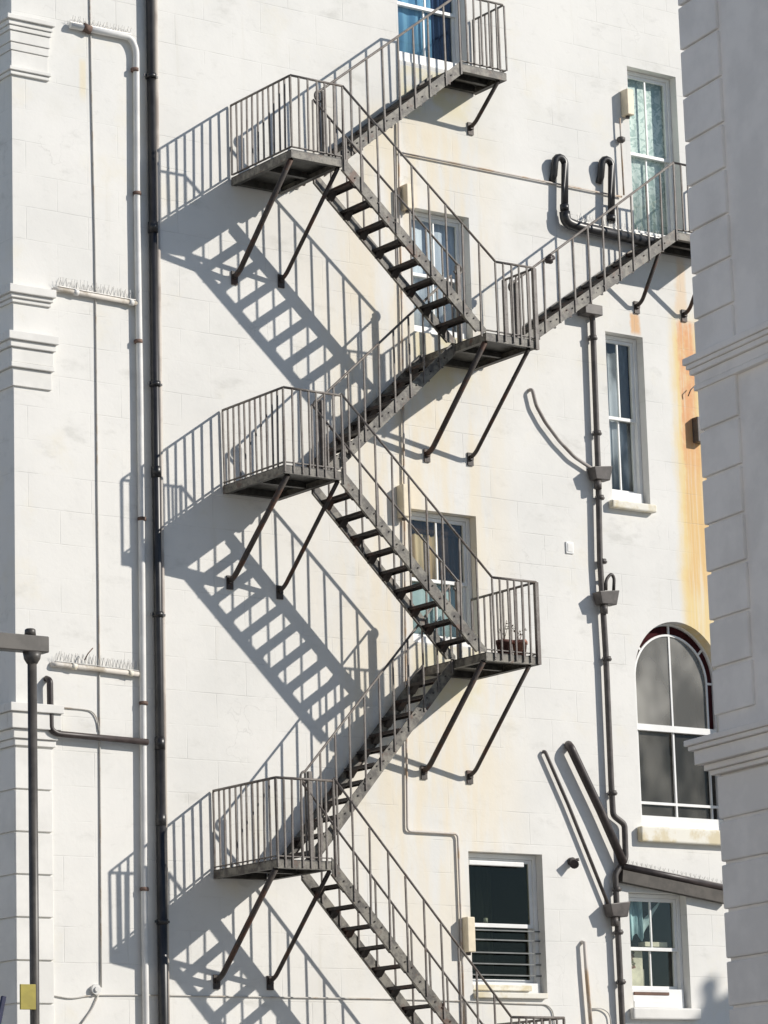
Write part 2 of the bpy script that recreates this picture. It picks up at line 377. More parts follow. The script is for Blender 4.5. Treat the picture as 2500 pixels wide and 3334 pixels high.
# ---- windows
def sheet(x0,x1,z0,z1,y,amp,waves,n=40,ph=0,mat=None,name='curtain_or_reflection',par=None,bottom=None,top=None,thick=.006):
    b=MB()
    for i in range(n+1):
        t=i/n; x=x0+(x1-x0)*t; yy=y+amp*math.sin(t*waves*2*math.pi+ph)+amp*.4*math.sin(t*waves*4.7+1)
        zb=z0 if bottom is None else bottom(t); zt=z1 if top is None else top(t)
        b.v+=[(x,yy,zb),(x,yy,zt),(x,yy+thick,zb),(x,yy+thick,zt)]
    for i in range(n):
        a=i*4; c=a+4
        b.f+=[(a,c,c+1,a+1),(a+2,a+3,c+3,c+2),(a,a+2,c+2,c),(a+1,c+1,c+3,a+3)]; b.sm+=[True]*4
    return b.build(name,mat,par)
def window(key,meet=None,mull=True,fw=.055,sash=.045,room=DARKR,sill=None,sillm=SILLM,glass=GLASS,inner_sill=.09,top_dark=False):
    x0,x1,z0,z1=WIN[key]; e=.004
    fy0,fy1=.13,REV-.004
    zi=z0+inner_sill
    b=MB() # box frame
    b.box(x0+e,x0+fw,fy0,fy1,z0+e,z1-e); b.box(x1-fw,x1-e,fy0,fy1,z0+e,z1-e); b.box(x0+fw,x1-fw,fy0,fy1,z1-fw,z1-e); b.box(x0+fw,x1-fw,fy0-.05,fy1,z0+e,zi)
    f=b.build('window',JOINERY,bld,bevel=.004)
    mz=meet if meet else (zi+z1)/2
    def sashf(za,zb,y,nm='sash'):
        s=MB(); xa,xb=x0+fw+.002,x1-fw-.002
        s.box(xa,xa+sash,y,y+.035,za,zb); s.box(xb-sash,xb,y,y+.035,za,zb); s.box(xa+sash,xb-sash,y,y+.035,za,za+sash); s.box(xa+sash,xb-sash,y,y+.035,zb-sash,zb)
        if mull: cx=(xa+xb)/2; s.box(cx-.012,cx+.012,y+.004,y+.031,za+sash,zb-sash)
        s.build(nm,JOINERY,f,bevel=.003)
        p=MB(); p.box(xa+sash+.001,xb-sash-.001,y+.014,y+.020,za+sash+.001,zb-sash-.001); p.build('pane',glass,f)
    sashf(mz-.03,z1-fw-.002,fy0+.02); sashf(zi+.002,mz+.02,fy0+.062)
    # room behind
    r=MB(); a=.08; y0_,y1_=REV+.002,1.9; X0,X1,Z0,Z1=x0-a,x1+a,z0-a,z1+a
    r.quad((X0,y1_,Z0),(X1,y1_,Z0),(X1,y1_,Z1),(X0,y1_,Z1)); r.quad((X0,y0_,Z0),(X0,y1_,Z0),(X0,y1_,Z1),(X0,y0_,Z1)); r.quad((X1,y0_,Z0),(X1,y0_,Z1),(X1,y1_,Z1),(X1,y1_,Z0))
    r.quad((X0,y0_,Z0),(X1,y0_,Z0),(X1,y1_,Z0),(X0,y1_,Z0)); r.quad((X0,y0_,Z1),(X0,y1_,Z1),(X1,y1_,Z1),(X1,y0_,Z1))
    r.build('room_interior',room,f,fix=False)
    if sill:
        xa,xb,za,zb,pj=sill; s=MB(); s.box(xa,xb,-pj,-.001,za,zb); s.build('sill',sillm,f,bevel=.02)
    return f
f1=window('w1',16.97,inner_sill=.16)
sheet(.53,1.2,16.2,17.8,.246,.006,3,mat=BLUESKY,par=f1,name='curtain_or_reflection'); sheet(1.15,1.55,16.2,17.8,.262,.02,4,mat=NAVYC,par=f1,name='curtain_or_reflection',bottom=lambda t:16.2)  # blue sheet paints the sky reflection; navy one is the dark drape
f2=window('w2',13.27,inner_sill=.10)
sheet(.635,1.465,12.5,14.05,.25,.006,4,mat=PALESKY,par=f2,name='blind_or_reflection')  # sheet behind the glass carries a painted pale sky reflection
f3=window('w3',9.22,inner_sill=.10)
sheet(.46,1.03,9.0,9.86,.265,.012,5,mat=TANC,par=f3); sheet(1.03,1.41,9.1,10.03,.265,.012,4,mat=BRNC,par=f3); sheet(.46,1.41,9.84,10.03,.247,.004,4,mat=BRNC,par=f3,name='pelmet')
sheet(.46,1.4,8.4,9.2,.248,.004,3,mat=TEALC,par=f3,name='blind_or_reflection')
f4=window('w4',15.55,inner_sill=.06)
sheet(4.44,5.215,14.4,16.67,.248,.004,5,mat=NETC,par=f4,name='net_or_reflection')
f5=window('w5',11.73,inner_sill=.17,sill=(3.70,4.47,10.42,10.53,.10))
sheet(3.84,4.38,10.6,12.8,.27,.01,3,mat=GREYSKY,par=f5,name='net_or_reflection')  # painted sky gradient of the pane, set behind it as a sheet
f7=window('w7',4.86,glass=GLASSD,mull=False,inner_sill=.16,sash=.05,fw=.06)
sheet(1.22,2.28,4.1,5.7,1.0,.03,3,mat=curtain_mat('green_grey_cloth',(.17,.18,.15),(.11,.115,.10)),par=f7,name='net_or_reflection')
bb=MB()
for zz in (4.22,4.36,4.50,4.66,4.78): bb.box(1.17,2.33,.095,.107,zz,zz+.017)
bb.build('security_bars',simple('grey_bar_steel',(.15,.16,.155),.5),f7)
b=MB(); b.box(1.22,2.1,.075,.128,5.60,5.66); b.build('blind_box',JOINERY,f7,bevel=.01)
b=MB(); b.box(1.18,2.12,-.0+.03,.078,4.03,4.10); b.box(1.16,2.30,-.06,.028,3.93,4.0); b.build('stepped_sill',SILLM,f7,bevel=.01)
b=MB(); b.tube([(1.34,.30,4.90),(1.34,.30,5.03)],.035,12); b.build('white_jar',JOINERY,f7); b=MB(); b.tube([(1.62,.30,4.90),(1.62,.30,4.96)],.03,10); b.build('white_jar',JOINERY,f7)
f8=window('w8',4.62,inner_sill=.25,sill=(3.68,4.83,3.69,3.838,.09),sillm=STUC)
sheet(3.81,4.20,4.75,5.25,.26,.012,4,mat=TEALR,par=f8,bottom=lambda t:4.72+.10*abs(math.sin(t*7)))
sheet(4.20,4.50,4.7,5.25,.26,.008,2,mat=TEALC,par=f8,bottom=lambda t:4.82+.42*t,top=lambda t:5.0+.26*t)
b=MB(); b.box(3.80,4.18,.262,.60,4.12,4.36); b.box(3.96,4.16,.262,.30,4.361,4.60); b.box(4.22,4.6,.262,.4,4.66,4.72); b.build('pale_box_on_shelf',simple('cream_card',(.66,.60,.45)),f8)
b=MB(); 
for i in range(40):
    x=3.86+random.random()*.16; zz=4.35+random.random()*.22; y=.25+random.random()*.01; b.quad((x,y,zz),(x+.035,y,zz+.01),(x+.03,y+.01,zz+.04),(x-.005,y,zz+.03))
b.build('window_plant',LEAF,f8)
b=MB(); b.box(3.83,4.42,.06,.079,4.01,4.05); b.build('brown_slot_strip',simple('brown_slot',(.12,.055,.03)),f8)
b=MB(); b.box(3.80,4.45,.055,.079,3.93,4.005); b.box(3.78,4.52,.01,.054,3.845,3.93); b.build('stepped_sill',JOINERY,f8,bevel=.006)
# arched window
def arched():
    x0,x1,z0,zs_=WIN['w6']; N=32; y0,y1=.15,.24
    def arcpts(a,b_,n=N): return [(AC-a*math.cos(math.pi*k/n),zs_+b_*math.sin(math.pi*k/n)) for k in range(n+1)]
    def band(bm,ao,bo,ai,bi,ya,yb):
        o=arcpts(ao,bo); i=arcpts(ai,bi)
        for k in range(N):
            bm.hexa([(o[k][0],ya,o[k][1]),(o[k+1][0],ya,o[k+1][1]),(o[k+1][0],yb,o[k+1][1]),(o[k][0],yb,o[k][1]),(i[k][0],ya,i[k][1]),(i[k+1][0],ya,i[k+1][1]),(i[k+1][0],yb,i[k+1][1]),(i[k][0],yb,i[k][1])])
    f=MB(); e=.003; band(f,AA-e,AB-e,AA-.03,AB-.03,y0,y1)
    f.box(x0+e,x0+.03,y0,y1,z0+.16,zs_); f.box(x1-.03,x1-e,y0,y1,z0+.16,zs_); f.box(x0+e,x1-e,y0-.05,y1,z0+.004,z0+.16)
    fr=f.build('window',JOINERY,bld)
    s=MB(); ys,ye=.165,.20; ia=AA-.125; ib=AB-.145
    band(s,ia,ib,ia-.028,ib-.028,ys,ye)
    for sx in (-1,1): s.box(AC+sx*ia,AC+sx*(ia-.028),ys,ye,7.585,zs_); s.box(AC+sx*(ia-.01),AC+sx*(ia-.028),ys,ye,z0+.16,7.50)
    s.box(x0+.03,x1-.03,ys-.03,ye,7.50,7.585)         # meeting rail
    s.box(AC-.014,AC+.014,ys+.003,ye-.003,7.585,zs_+AB-.03); s.box(AC-.014,AC+.014,ys+.003,ye-.003,z0+.16,7.50)
    s.box(x0+.03,x1-.03,ys+.002,ye-.002,6.52,6.555)    # low glazing bar
    for ang in (38,142,0,180):
        c,sn=math.cos(R(ang)),math.sin(R(ang)); s.bar((AC+(ia-.005)*c,.182,zs_+(ib-.005)*sn),(AC+(AA-.028)*c,.182,zs_+(AB-.028)*sn),.03,.02,(0,1,0))
    s.build('sash',JOINERY,fr)
    # glass
    g=MB(); inn=arcpts(ia-.03,ib-.03); g.prism([(AC-ia+.03,7.59)]+inn+[(AC+ia-.03,7.59)],'y',.180,.186); g.build('pane',OBSC,fr,fix=True)
    g=MB(); g.box(x0+.035,x1-.035,.205,.211,z0+.165,7.50); g.build('pane',OBSC2,fr)
    o=arcpts(AA-.032,AB-.032); g=MB(); i_=arcpts(ia-.002,ib-.002)
    for k in range(N): g.hexa([(o[k][0],.188,o[k][1]),(o[k+1][0],.188,o[k+1][1]),(o[k+1][0],.194,o[k+1][1]),(o[k][0],.194,o[k][1]),(i_[k][0],.188,i_[k][1]),(i_[k+1][0],.188,i_[k+1][1]),(i_[k+1][0],.194,i_[k+1][1]),(i_[k][0],.194,i_[k][1])])
    for sx in (-1,1): g.box(AC+sx*(AA-.032),AC+sx*(ia+.002),.188,.194,7.59,zs_)
    g.build('margin_pane',MAROON,fr)
    g=MB(); g.box(x1-.12,x1-.035,.212,.216,z0+.17,7.49); g.build('margin_pane',MAROON,fr)
    sheet(x0+.05,x1-.05,z0+.2,8.9,.5,.03,3,mat=GREYB,par=fr,name='net_or_reflection')
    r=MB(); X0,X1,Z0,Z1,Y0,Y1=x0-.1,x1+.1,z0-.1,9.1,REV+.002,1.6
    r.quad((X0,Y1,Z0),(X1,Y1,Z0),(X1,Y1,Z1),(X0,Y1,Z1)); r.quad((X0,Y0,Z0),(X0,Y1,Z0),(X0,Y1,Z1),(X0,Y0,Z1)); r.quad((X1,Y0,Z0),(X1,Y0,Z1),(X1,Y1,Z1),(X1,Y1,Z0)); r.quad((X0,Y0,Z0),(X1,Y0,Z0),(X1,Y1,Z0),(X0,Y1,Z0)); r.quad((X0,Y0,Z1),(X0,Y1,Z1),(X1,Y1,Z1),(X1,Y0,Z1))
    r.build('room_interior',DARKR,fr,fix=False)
    s=MB(); s.box(3.94,5.64,-.10,-.001,5.99,6.19); s.build('sill',SILLM,fr,bevel=.02)
arched()

# ------------------------------------------------------------------ the fire escape
fe=thing('fire_escape','rusting iron fire escape zigzagging up the white wall','fire escape',(-.3,-.68,GZ))
YO,YI=-1.35,-.69
BALS=[]   # deferred balusters: (z, parent, p, q)
def landing(x0,x1,yo,zt,fh=.105,solid=True,skip=()):
    b=MB(); t=.012
    zb=zt-fh
    b.box(x0,x1,yo,yo+t,zb,zt-t-.001); b.box(x0,x0+t,yo+t,-.02,zb,zt-t-.001); b.box(x1-t,x1,yo+t,-.02,zb,zt-t-.001)
    o=b.build('landing',IRON,fe)
    MB().box(x0+.001,x1-.001,yo+.001,-.02,zt-t,zt).build('deck_plate',UNDERM,o)
    u=MB()
    u.box(x0+t+.001,x1-t-.001,yo+t+.001,yo+.07,zb,zb+.008); u.box(x0+t+.001,x0+.07,yo+.071,-.03,zb+.002,zb+.010); u.box(x1-.07,x1-t-.001,yo+.071,-.03,zb+.002,zb+.010)
    ym=yo*.5
    u.box(x0+.071,x1-.071,ym-.03,ym+.03,zb+.02,zt-t-.002)
    u.box(x0+.071,x1-.071,-.10,-.03,zb+.01,zt-t-.002)
    u.build('underside_beam',UNDERM,o)
    return o
def brace(x,yo,zt,zf,r=.028):
    b=MB(); zt2=zt-.11
    pts=fillet([(x,-.015,zf),(x,-.13,zf+.05),(x,yo+.05,zt2+.0)],.08,5)
    b.tube(pts,r,8); b.bar((x,-.012,zf-.10),(x,-.012,zf+.07),.09,.02,(0,1,0)); b.bar((x,-.03,zf-.03),(x,-.03,zf+.03),.05,.05)
    return b.build('brace',BRACEM,fe)
def hookend(p,d,r=.055):
    """small loop that ends a handrail; d=+1/-1 along x"""
    p=Vector(p); out=[]
    for k in range(0,8):
        a=R(90+k*30)
        out.append(p+Vector((d*(-math.cos(a))*r*0+d*(-(math.cos(R(90+k*32)))*-1)*r*1.0,0,(math.sin(R(90+k*32))-1)*r)))
    return out
def rail(path,foot,spacing,parent=None,bottom=None,hook=None,name='railing',w=.0195,newel=None,drop=0):
    """handrail along path (list of 3D), balusters down to foot(point)->z, evenly spaced"""
    b=MB(); pts=[Vector(p) for p in path]
    full=fillet(pts,.05,4) if len(pts)>2 else pts
    if hook:
        d=hook; end=pts[-1]; prev=pts[-2]; dirv=(end-prev).normalized(); r=.065; c=end+Vector((0,0,-r))
        loop=[c+Vector((d*math.sin(R(a))*r,0,math.cos(R(a))*r)) for a in range(20,250,25)]
        full=list(full)+loop
    b.tube(full,.0165,6)
    o=b.build(name,RAILM,fe)
    if bottom:
        bp=[Vector(q) for q in bottom]
        for i in range(len(bp)-1): MB().bar(bp[i],bp[i+1],.03,.012).build('bottom_rail',RAILM,o)
    if newel:
        for (p,q) in newel: MB().bar(p,q,.05,.05).build('newel_post',RAILM,o)
    # balusters
    for i in range(len(pts)-1):
        p,q=pts[i],pts[i+1]; L=(q-p); n=max(1,round(math.hypot(L.x,L.y)/spacing))
        for k in range(n+1 if i==len(pts)-2 else n):
            if i==0 and k==0 and drop&1: continue
            c=p+L*(k/n); c=c+Vector((random.uniform(-.008,.008) if abs(L.x)>abs(L.y) else 0,random.uniform(-.006,.006) if abs(L.y)>abs(L.x) else 0,0)); zf=foot(c)
            BALS.append((c.z,o,c+Vector((0,0,-.012)),Vector((c.x+random.uniform(-.012,.012),c.y,zf)),w))
    return o
def flight(xa,za,xb,zb,y0,y1,n,depth=.132,inner_high=True):
    """stringers from (xa,za) top of landing to (xb,zb); n risers"""
    dx,dz=xb-xa,zb-za; L=math.hypot(dx,dz); cs=abs(dx)/L; v=depth/cs
    s=MB()
    for y in (y0,y1):
        t=.007
        top=.045; 
        if za<zb: xl,zl,xh,zh=xa,za,xb,zb
        else: xl,zl,xh,zh=xb,zb,xa,za
        sx=(xh-xl)/(zh-zl); cl=(v-top)
        s.prism([(xl,zl+top),(xh,zh+top),(xh,zh+top-v),(xl+sx*cl,zl+.0),(xl,zl+.0)],'y',y-t,y+t)
        # lower and upper flange of the channel
        sg=1 if y==y0 else -1
        s.prism([(xl+sx*cl,zl),(xh,zh+top-v),(xh,zh+top-v-.012),(xl+sx*cl,zl-.012)],'y',y+t*sg*-1,y+sg*.03)
    o=s.build('stair_flight',IRON,fe)
    for k in range(1,n):
        f=k/n; x=xa+dx*f; z=za+dz*f; b=MB(); g=.16; a,c=min(y0,y1)+.008,max(y0,y1)-.008
        b.box(x-g/2,x+g/2,a,c,z-.030,z-.018)                 # plate
        b.box(x-g/2,x-g/2+.008,a,c,z-.055,z-.031); b.box(x+g/2-.008,x+g/2,a,c,z-.055,z-.031)
        for yy,dd in ((c,-1),(a,1)):
            b.prism([(yy,z-.032),(yy+dd*.13,z-.032),(yy+dd*.02,z-.13),(yy,z-.13)],'x',x-.045,x+.045)
        yo_=min(y0,y1)
        for ox in (-.05,.05): b.tube([(x+ox,yo_-.020,z-.03+ox*dz/dx*.6),(x+ox,yo_+.012,z-.03+ox*dz/dx*.6)],.011,6)
        b.build('tread',TREADM,o)
    return o
# levels (top of deck) and extents
A=(-2.225,-1.47,14.04); B=(.68,1.50,12.12); Cc=(-2.44,-1.61,10.08); D=(.50,1.33,8.04); E=(-2.68,-1.90,5.38); G=(.66,1.50,2.62)
P1=(.97,1.70,15.93); RR=(4.53,5.50,14.20)
lands={}
for nm,(x0,x1,z),yo in (('A',A,YO),('B',B,YO),('C',Cc,YO),('D',D,YO),('E',E,YO),('G',G,YO),('P',P1,YI),('R',RR,YI)): lands[nm]=landing(x0,x1,yo,z)
for x,yo,z,zf in ((-2.20,YO,A[2],12.76),(-1.50,YO,A[2],12.82),(.70,YO,B[2],10.82),(1.40,YO,B[2],10.85),(-2.36,YO,Cc[2],8.90),(-1.63,YO,Cc[2],8.84),(.49,YO,D[2],6.73),(1.21,YO,D[2],6.71),(-2.66,YO,E[2],4.08),(-1.90,YO,E[2],4.08),(1.60,YI,P1[2],15.36),(4.35,YI,RR[2],13.29),(5.20,YI,RR[2],13.29),(.7,YO,G[2],1.4),(1.4,YO,G[2],1.4)):
    brace(x,yo,z,zf,.035 if x in (-2.20,.70,-2.36,.49,-2.66) else .027)
# flights
flight(-1.42,A[2]+.0,.97,P1[2],YI,-.04,10)
flight(A[1],A[2],.68,B[2],YO,YI-.03,9)
flight(-1.56,Cc[2],B[0],B[2],YI,-.04,10)
flight(Cc[1],Cc[2],D[0],D[2],YO,YI-.03,10)
flight(-1.86,E[2],D[0],D[2],YI,-.04,12)
flight(E[1],E[2],G[0],G[2],YO,YI-.03,12)
flight(B[1],B[2],RR[0],RR[2],YI,-.04,11)
HR=.945
def foot_flat(z): return lambda c: z
def foot_slope(xa,za,xb,zb,off=-.13): return lambda c: za+(zb-za)*(c.x-xa)/(xb-xa)+off
# left landings: wall -> outer corner -> stair head
def left_landing_rail(P,flat_x,base,down):
    x0,x1,z=P; h=HR
    rail([(x0+.01,-.03,z+h),(x0+.01,YO+.01,z+h)],foot_flat(z+.03 if not down else z-.03),.123,bottom=[(x0+.01,-.03,z+.035),(x0+.01,YO+.01,z+.035)])
    rail([(x0+.01,YO-.004,z+h),(flat_x,YO-.004,z+h)],foot_flat(z+.03 if not down else z-.09),.125,bottom=[(x0+.01,YO+.01,z+.035),(x1,YO+.01,z+.035)])
left_landing_rail(A,-1.44,A[2],False); left_landing_rail(Cc,-1.59,Cc[2],True); left_landing_rail(E,-1.85,E[2],True)
# right landings and outer flights rails
def outer(xa,za,xb,zb,xe,ze,Pa,Pb,side_full,n):
    yo=YO-.012
    sl=foot_slope(Pa[1],Pa[2],Pb[0],Pb[2],-.13)
    rail([(xa,yo,za),(xb,yo,zb)],lambda c:max(sl(c),Pb[2]-.09),(xb-xa)/n)
    rail([(xb,yo,zb),(xe,yo,ze)],foot_flat(Pb[2]-.08),.125,bottom=[(Pb[0],YO+.01,Pb[2]+.035),(Pb[1],YO+.01,Pb[2]+.035)],drop=1)
    # inner rail
    k=(zb-za)/(xb-xa); yi=YI-.045
    xt=Pa[1]+.02; zt=za+(xt-xa)*k+.0; xl=Pb[0]+.06; zl=za+(xl-xa)*k
    sl2=foot_slope(Pa[1],Pa[2],Pb[0],Pb[2],-.12)
    rail([(xt,yi,zt),(xl,yi,zl)],lambda c:max(sl2(c),Pb[2]+.0),(xb-xa)/n,hook=1,newel=[((xl,yi,zl-.02),(xl,yi,Pb[2]))])
outer(-1.44,14.985,.866,13.065,1.49,13.075,A,B,False,9)
outer(-1.59,11.05,.626,8.98,1.32,8.98,Cc,D,True,9)
outer(-1.85,6.36,.674,3.60,1.49,3.60,E,G,True,10)
# right edge rails
rail([(1.49,YO+.01,13.07),(1.49,-.74,13.07)],foot_flat(12.13),.12,bottom=[(1.49,YO+.01,12.155),(1.49,-.72,12.155)],newel=[((1.49,YO,13.07),(1.49,YO,12.0)),((1.49,-.74,13.07),(1.49,-.74,12.12))],drop=1)
rail([(1.32,YO+.01,8.98),(1.32,-.03,8.98)],foot_flat(8.03),.125,bottom=[(1.32,YO+.01,8.075),(1.32,-.03,8.075)],newel=[((1.32,YO,8.98),(1.32,YO,7.94))],drop=1)
rail([(1.49,YO+.01,3.6),(1.49,-.03,3.6)],foot_flat(2.62),.125)
# inner flights rails (outer side of them at YI)
def inner(xa,za,xb,zb,Pl,Ph,n,hk=-1,ext=None,newl=True):
    y=YI-.012; sl=foot_slope(*ext,-.13)
    rail([(xb,y,zb),(xa,y,za)],lambda c:max(sl(c),Pl[2]),abs(xb-xa)/n,hook=hk,newel=[((xa+.05,y-.02,za+.0),(xa+.05,y-.02,Pl[2]))])
inner(-1.33,15.13,.93,16.86,A,P1,9,ext=(-1.42,A[2],.97,P1[2]))
inner(-1.47,11.12,.66,13.02,Cc,B,9,ext=(-1.56,Cc[2],B[0],B[2]))
inner(-1.80,6.52,.46,8.98,E,D,10,ext=(-1.86,E[2],D[0],D[2]))
inner(1.66,13.07,4.53,15.17,B,RR,11,ext=(B[1],B[2],RR[0],RR[2]))
rail([(.93,YI-.012,16.86),(1.69,YI-.012,16.87),(1.69,-.03,16.87)],foot_flat(P1[2]+.03),.125,bottom=[(.97,YI+.01,P1[2]+.035),(1.69,YI+.01,P1[2]+.035),(1.69,-.03,P1[2]+.035)],drop=1)
rail([(4.53,YI-.012,15.17),(5.49,YI-.012,15.17),(5.49,-.03,15.17)],foot_flat(RR[2]+.03),.125,bottom=[(4.53,YI+.01,RR[2]+.035),(5.49,YI+.01,RR[2]+.035)],drop=1)
# the hundred nearest (lowest) balusters are meshes of their own, the rest one mesh
BALS.sort(key=lambda t:(Vector(t[2])-CAM).length+ (5 if t[2].z<3.9 else 0))
for z,o,p,q,w in BALS[:100]: MB().bar(p,q,w,w,(0,1,0)).build('baluster',RAILM,o)
b=MB()
for z,o,p,q,w in BALS[100:]: b.bar(p,q,w,w,(0,1,0))
rest=b.build('baluster',RAILM,fe); rest['kind']='stuff'
print('balusters',len(BALS))

# ------------------------------------------------------------------ pipes and fittings on the wall
def P(pts,Y): return [wp(x,y,Y) for x,y in pts]
def pipe(name,label,cat,pts,r,mat,fr=.1,seg=12,clamps=(),cm=None,sleeves=(),group=None,ends=False,cr=1.35):
    t=thing(name,label,cat,pts[-1],group)
    b=MB().tube(fillet(pts,fr,6),r,seg).build('pipe',mat,t)
    for c in clamps:
        c=Vector(c); k=MB(); k.tube([c+Vector((0,0,-.03)),c+Vector((0,0,.03))],r*cr,12); k.box(c.x-.012,c.x+.012,c.y,-.002,c.z-.02,c.z+.02); k.box(c.x-r*1.9,c.x+r*1.9,c.y-.008,c.y+.008,c.z-.014,c.z+.014); k.build('clamp',cm or mat,t)
    for c in sleeves:
        c=Vector(c); MB().tube([c+Vector((0,0,-.07)),c+Vector((0,0,.06)),c+Vector((0,0,.065))],[r*1.22,r*1.22,r*1.02],14).build('collar',mat,t)
    return t
def vert_at(p,q,z):
    p=Vector(p);q=Vector(q); t=(z-p.z)/(q.z-p.z); return p+(q-p)*t
Yb=-.075
p0=wp(487,-60,Yb); p1=wp(524,2700,Yb); p1=p0+(p1-p0)*((GZ-p0.z)/(p1.z-p0.z))
t=pipe('black_downpipe','thick black drainpipe running the full height just left of the fire escape','drainpipe',[p0,p1],.052,BLACKP,sleeves=[vert_at(p0,p1,wp(500,y,Yb).z) for y in (740,1535,2420,2668)],clamps=[vert_at(p0,p1,wp(500,y,Yb).z) for y in (250,1250,2000,3000)])
MB().tube([vert_at(p0,p1,wp(520,2400,Yb).z),vert_at(p0,p1,GZ)],.060,14).build('lower_pipe',BLACKP,t)
a0=wp(504,-60,-.05); a1=wp(537,2700,-.05); a1=a0+(a1-a0)*((GZ-a0.z)/(a1.z-a0.z))  # added tube, coloured as the black pipe's sunlit right side
t=pipe('sunlit_side_pipe','added slim beige pipe standing for the sunlit right side of the black drainpipe','drainpipe',[a0,a1],.03,simple('sunlit_pipe_side',(.55,.50,.44),.5,second=(.36,.31,.27),amount=.3,scale=1.2))
# white pipe with rusty clamps
Yw=-.052
pts=P([(228,82),(425,122),(443,160),(446,700),(456,1300),(464,2100),(470,3000)],Yw); pts[-1]=Vector((pts[-1].x,Yw,pts[-1].z)); pts.append(Vector((pts[-1].x,Yw,GZ)))
def spikes(par,a,b_,n,h=.075,lean=.05,off=.04):
    a=Vector(a);b_=Vector(b_); m_=MB(); m_.bar(a+Vector((0,0,off)),b_+Vector((0,0,off)),.03,.008)
    for i in range(n):
        c=a+(b_-a)*((i+.5)/n)+Vector((0,0,off))
        for s_ in (-1,0,1): m_.bar(c,c+Vector((random.uniform(-.02,.02)+s_*.012,s_*lean,h*random.uniform(.85,1.1))),.0028,.0028)
    return m_.build('bird_spikes',SPIKE,par)
t=pipe('white_downpipe','slim white drainpipe with rusty clamps and a bent top arm, left of the black drainpipe','drainpipe',pts,.04,WHPIPE,clamps=[],fr=.12)
for (x,y) in ((439,228),(446,630),(450,1112),(462,1690),(467,2290),(470,2895)):
    c=wp(x,y,Yw); k=MB(); k.tube([c+Vector((0,0,-.022)),c+Vector((0,0,.022))],.05,12); k.box(c.x-.01,c.x+.01,c.y,-.002,c.z-.015,c.z+.015); k.box(c.x-.06,c.x+.06,c.y-.006,c.y+.006,c.z-.012,c.z+.012); k.build('clamp',RUST,t)
c=wp(282,93,Yw); MB().tube([c+Vector((-.05,0,.012)),c+Vector((.05,0,-.012))],.055,12).build('collar',RUST,t)
spikes(t,pts[0],pts[1],22)
for k,(pp,lab) in enumerate((([(188,942),(452,990)],'off-white wall pipe topped with bird spikes, upper of the two, left of the drainpipes'),([(180,2163),(450,2195)],'off-white wall pipe topped with bird spikes and a stray twig, lower of the two'))):
    q=P(pp,-.05); t=pipe('spiked_branch_pipe',lab,'pipe',[q[0]+Vector((-.03,.045,0)),q[0],q[1]],.030,OLDPIPE,fr=.04,group='spiked branch pipes on the left wall')
    for u in (.22,.9): 
        c=q[0]+(q[1]-q[0])*u; MB().tube([c+Vector((-.03,0,.004)),c+Vector((.03,0,-.004))],.038,12).build('collar',SILLM if k else WHPIPE,t)
    spikes(t,q[0],q[1],24,.11)
    if k: MB().tube([wp(275,2150,-.08),wp(285,2130,-.1),wp(302,2110,-.12)],.007,6).build('twig',RUST,t)
q=P([(162,2215),(165,2375),(185,2389),(480,2416)],-.09)
pipe('brown_waste_pipe','dark brown waste pipe elbowing past the lower cornice into the white drainpipe','pipe',[q[0]+Vector((0,.08,.03)),q[0],q[1],q[2],q[3]],.038,DKPIPE,fr=.06,clamps=[])
# conduits
def cable(name,label,cat,pts,Y,r,mat,fr=.06,group=None):
    o=MB().tube(fillet(P(pts,Y),fr,5),r,6).build(name,mat); return tag(o,label,cat,group)
cable('wall_cable','thin grey cable running straight down the left wall to a round box','cable',[(292,-40),(298,300),(309,800),(313,1117),(317,1600),(321,1898),(326,2600),(329,3215)],-.012,.011,GREYC)
b=MB(); c=wp(307,3222,0); b.tube([(c.x,-.001,c.z),(c.x,-.05,c.z)],.06,16); b.tube([(c.x,-.05,c.z),(c.x,-.07,c.z)],.03,12); tag(b.build('junction_box',WHPIPE),'small round white junction box at the foot of the left wall cable','junction box')
cable('wall_cable','slack pale cable leaving the round junction box towards the bottom edge','cable',[(322,3235),(300,3285),(255,3345)],-.02,.010,GREYC)
cable('wall_cable','slightly sagging grey cable running level across the bottom of the wall','cable',[(118,3238),(170,3240),(230,3252),(300,3240),(500,3240),(900,3247),(1300,3253),(1494,3259),(1700,3268),(1780,3270),(1800,3290),(1806,3345)],-.015,.009,GREYC,.1)
cable('wall_cable','short pale cable curving from the lower cornice to the left wall cable','cable',[(172,2302),(270,2309),(302,2315),(318,2345),(322,2380)],-.015,.008,GREYC,.15)
cable('wall_conduit','pale conduit dropping behind the stairs and stepping right beside the lowest window','conduit',[(1297,398),(1300,700),(1308,1000),(1316,1600),(1321,2250),(1326,2706),(1490,2715),(1499,2950),(1511,3345)],-.03,.016,PALEC,.06)
for (x,y) in ((1326,2706),(1299,494)):
    pass
cable('wall_conduit','pale conduit sloping across the upper wall from the stairs to the top right window','conduit',[(1299,496),(1650,566),(2024,641)],-.03,.013,PALEC)
def lamp(px0,px1,py0,py1,label,pipe_pts=None):
    a=wp(px1,py1,0); h=(py1-py0)/248; w=.12; d=.15
    xr=a.x-.02
    xc=wp((px0+px1)/2+8,(py0+py1)/2,0).x; zc=wp((px0+px1)/2,(py0+py1)/2,0).z
    t=thing('bulkhead_lamp_box',label,'lamp box',(xc,-.01,zc-h/2),'cream boxes on the wall')
    b=MB(); b.box(xc-w/2,xc+w/2,-d,-.002,zc-h/2,zc+h/2); b.build('housing',CREAM,t,bevel=.012)
    b=MB(); b.tube([(xc,-.07,zc-h/2-.035),(xc,-.07,zc-h/2-.001)],.03,10); b.build('cable_gland',STACKP,t)
    return t
lamp(2000,2045,293,385,'cream wall box above the small knuckle beside the top right window')
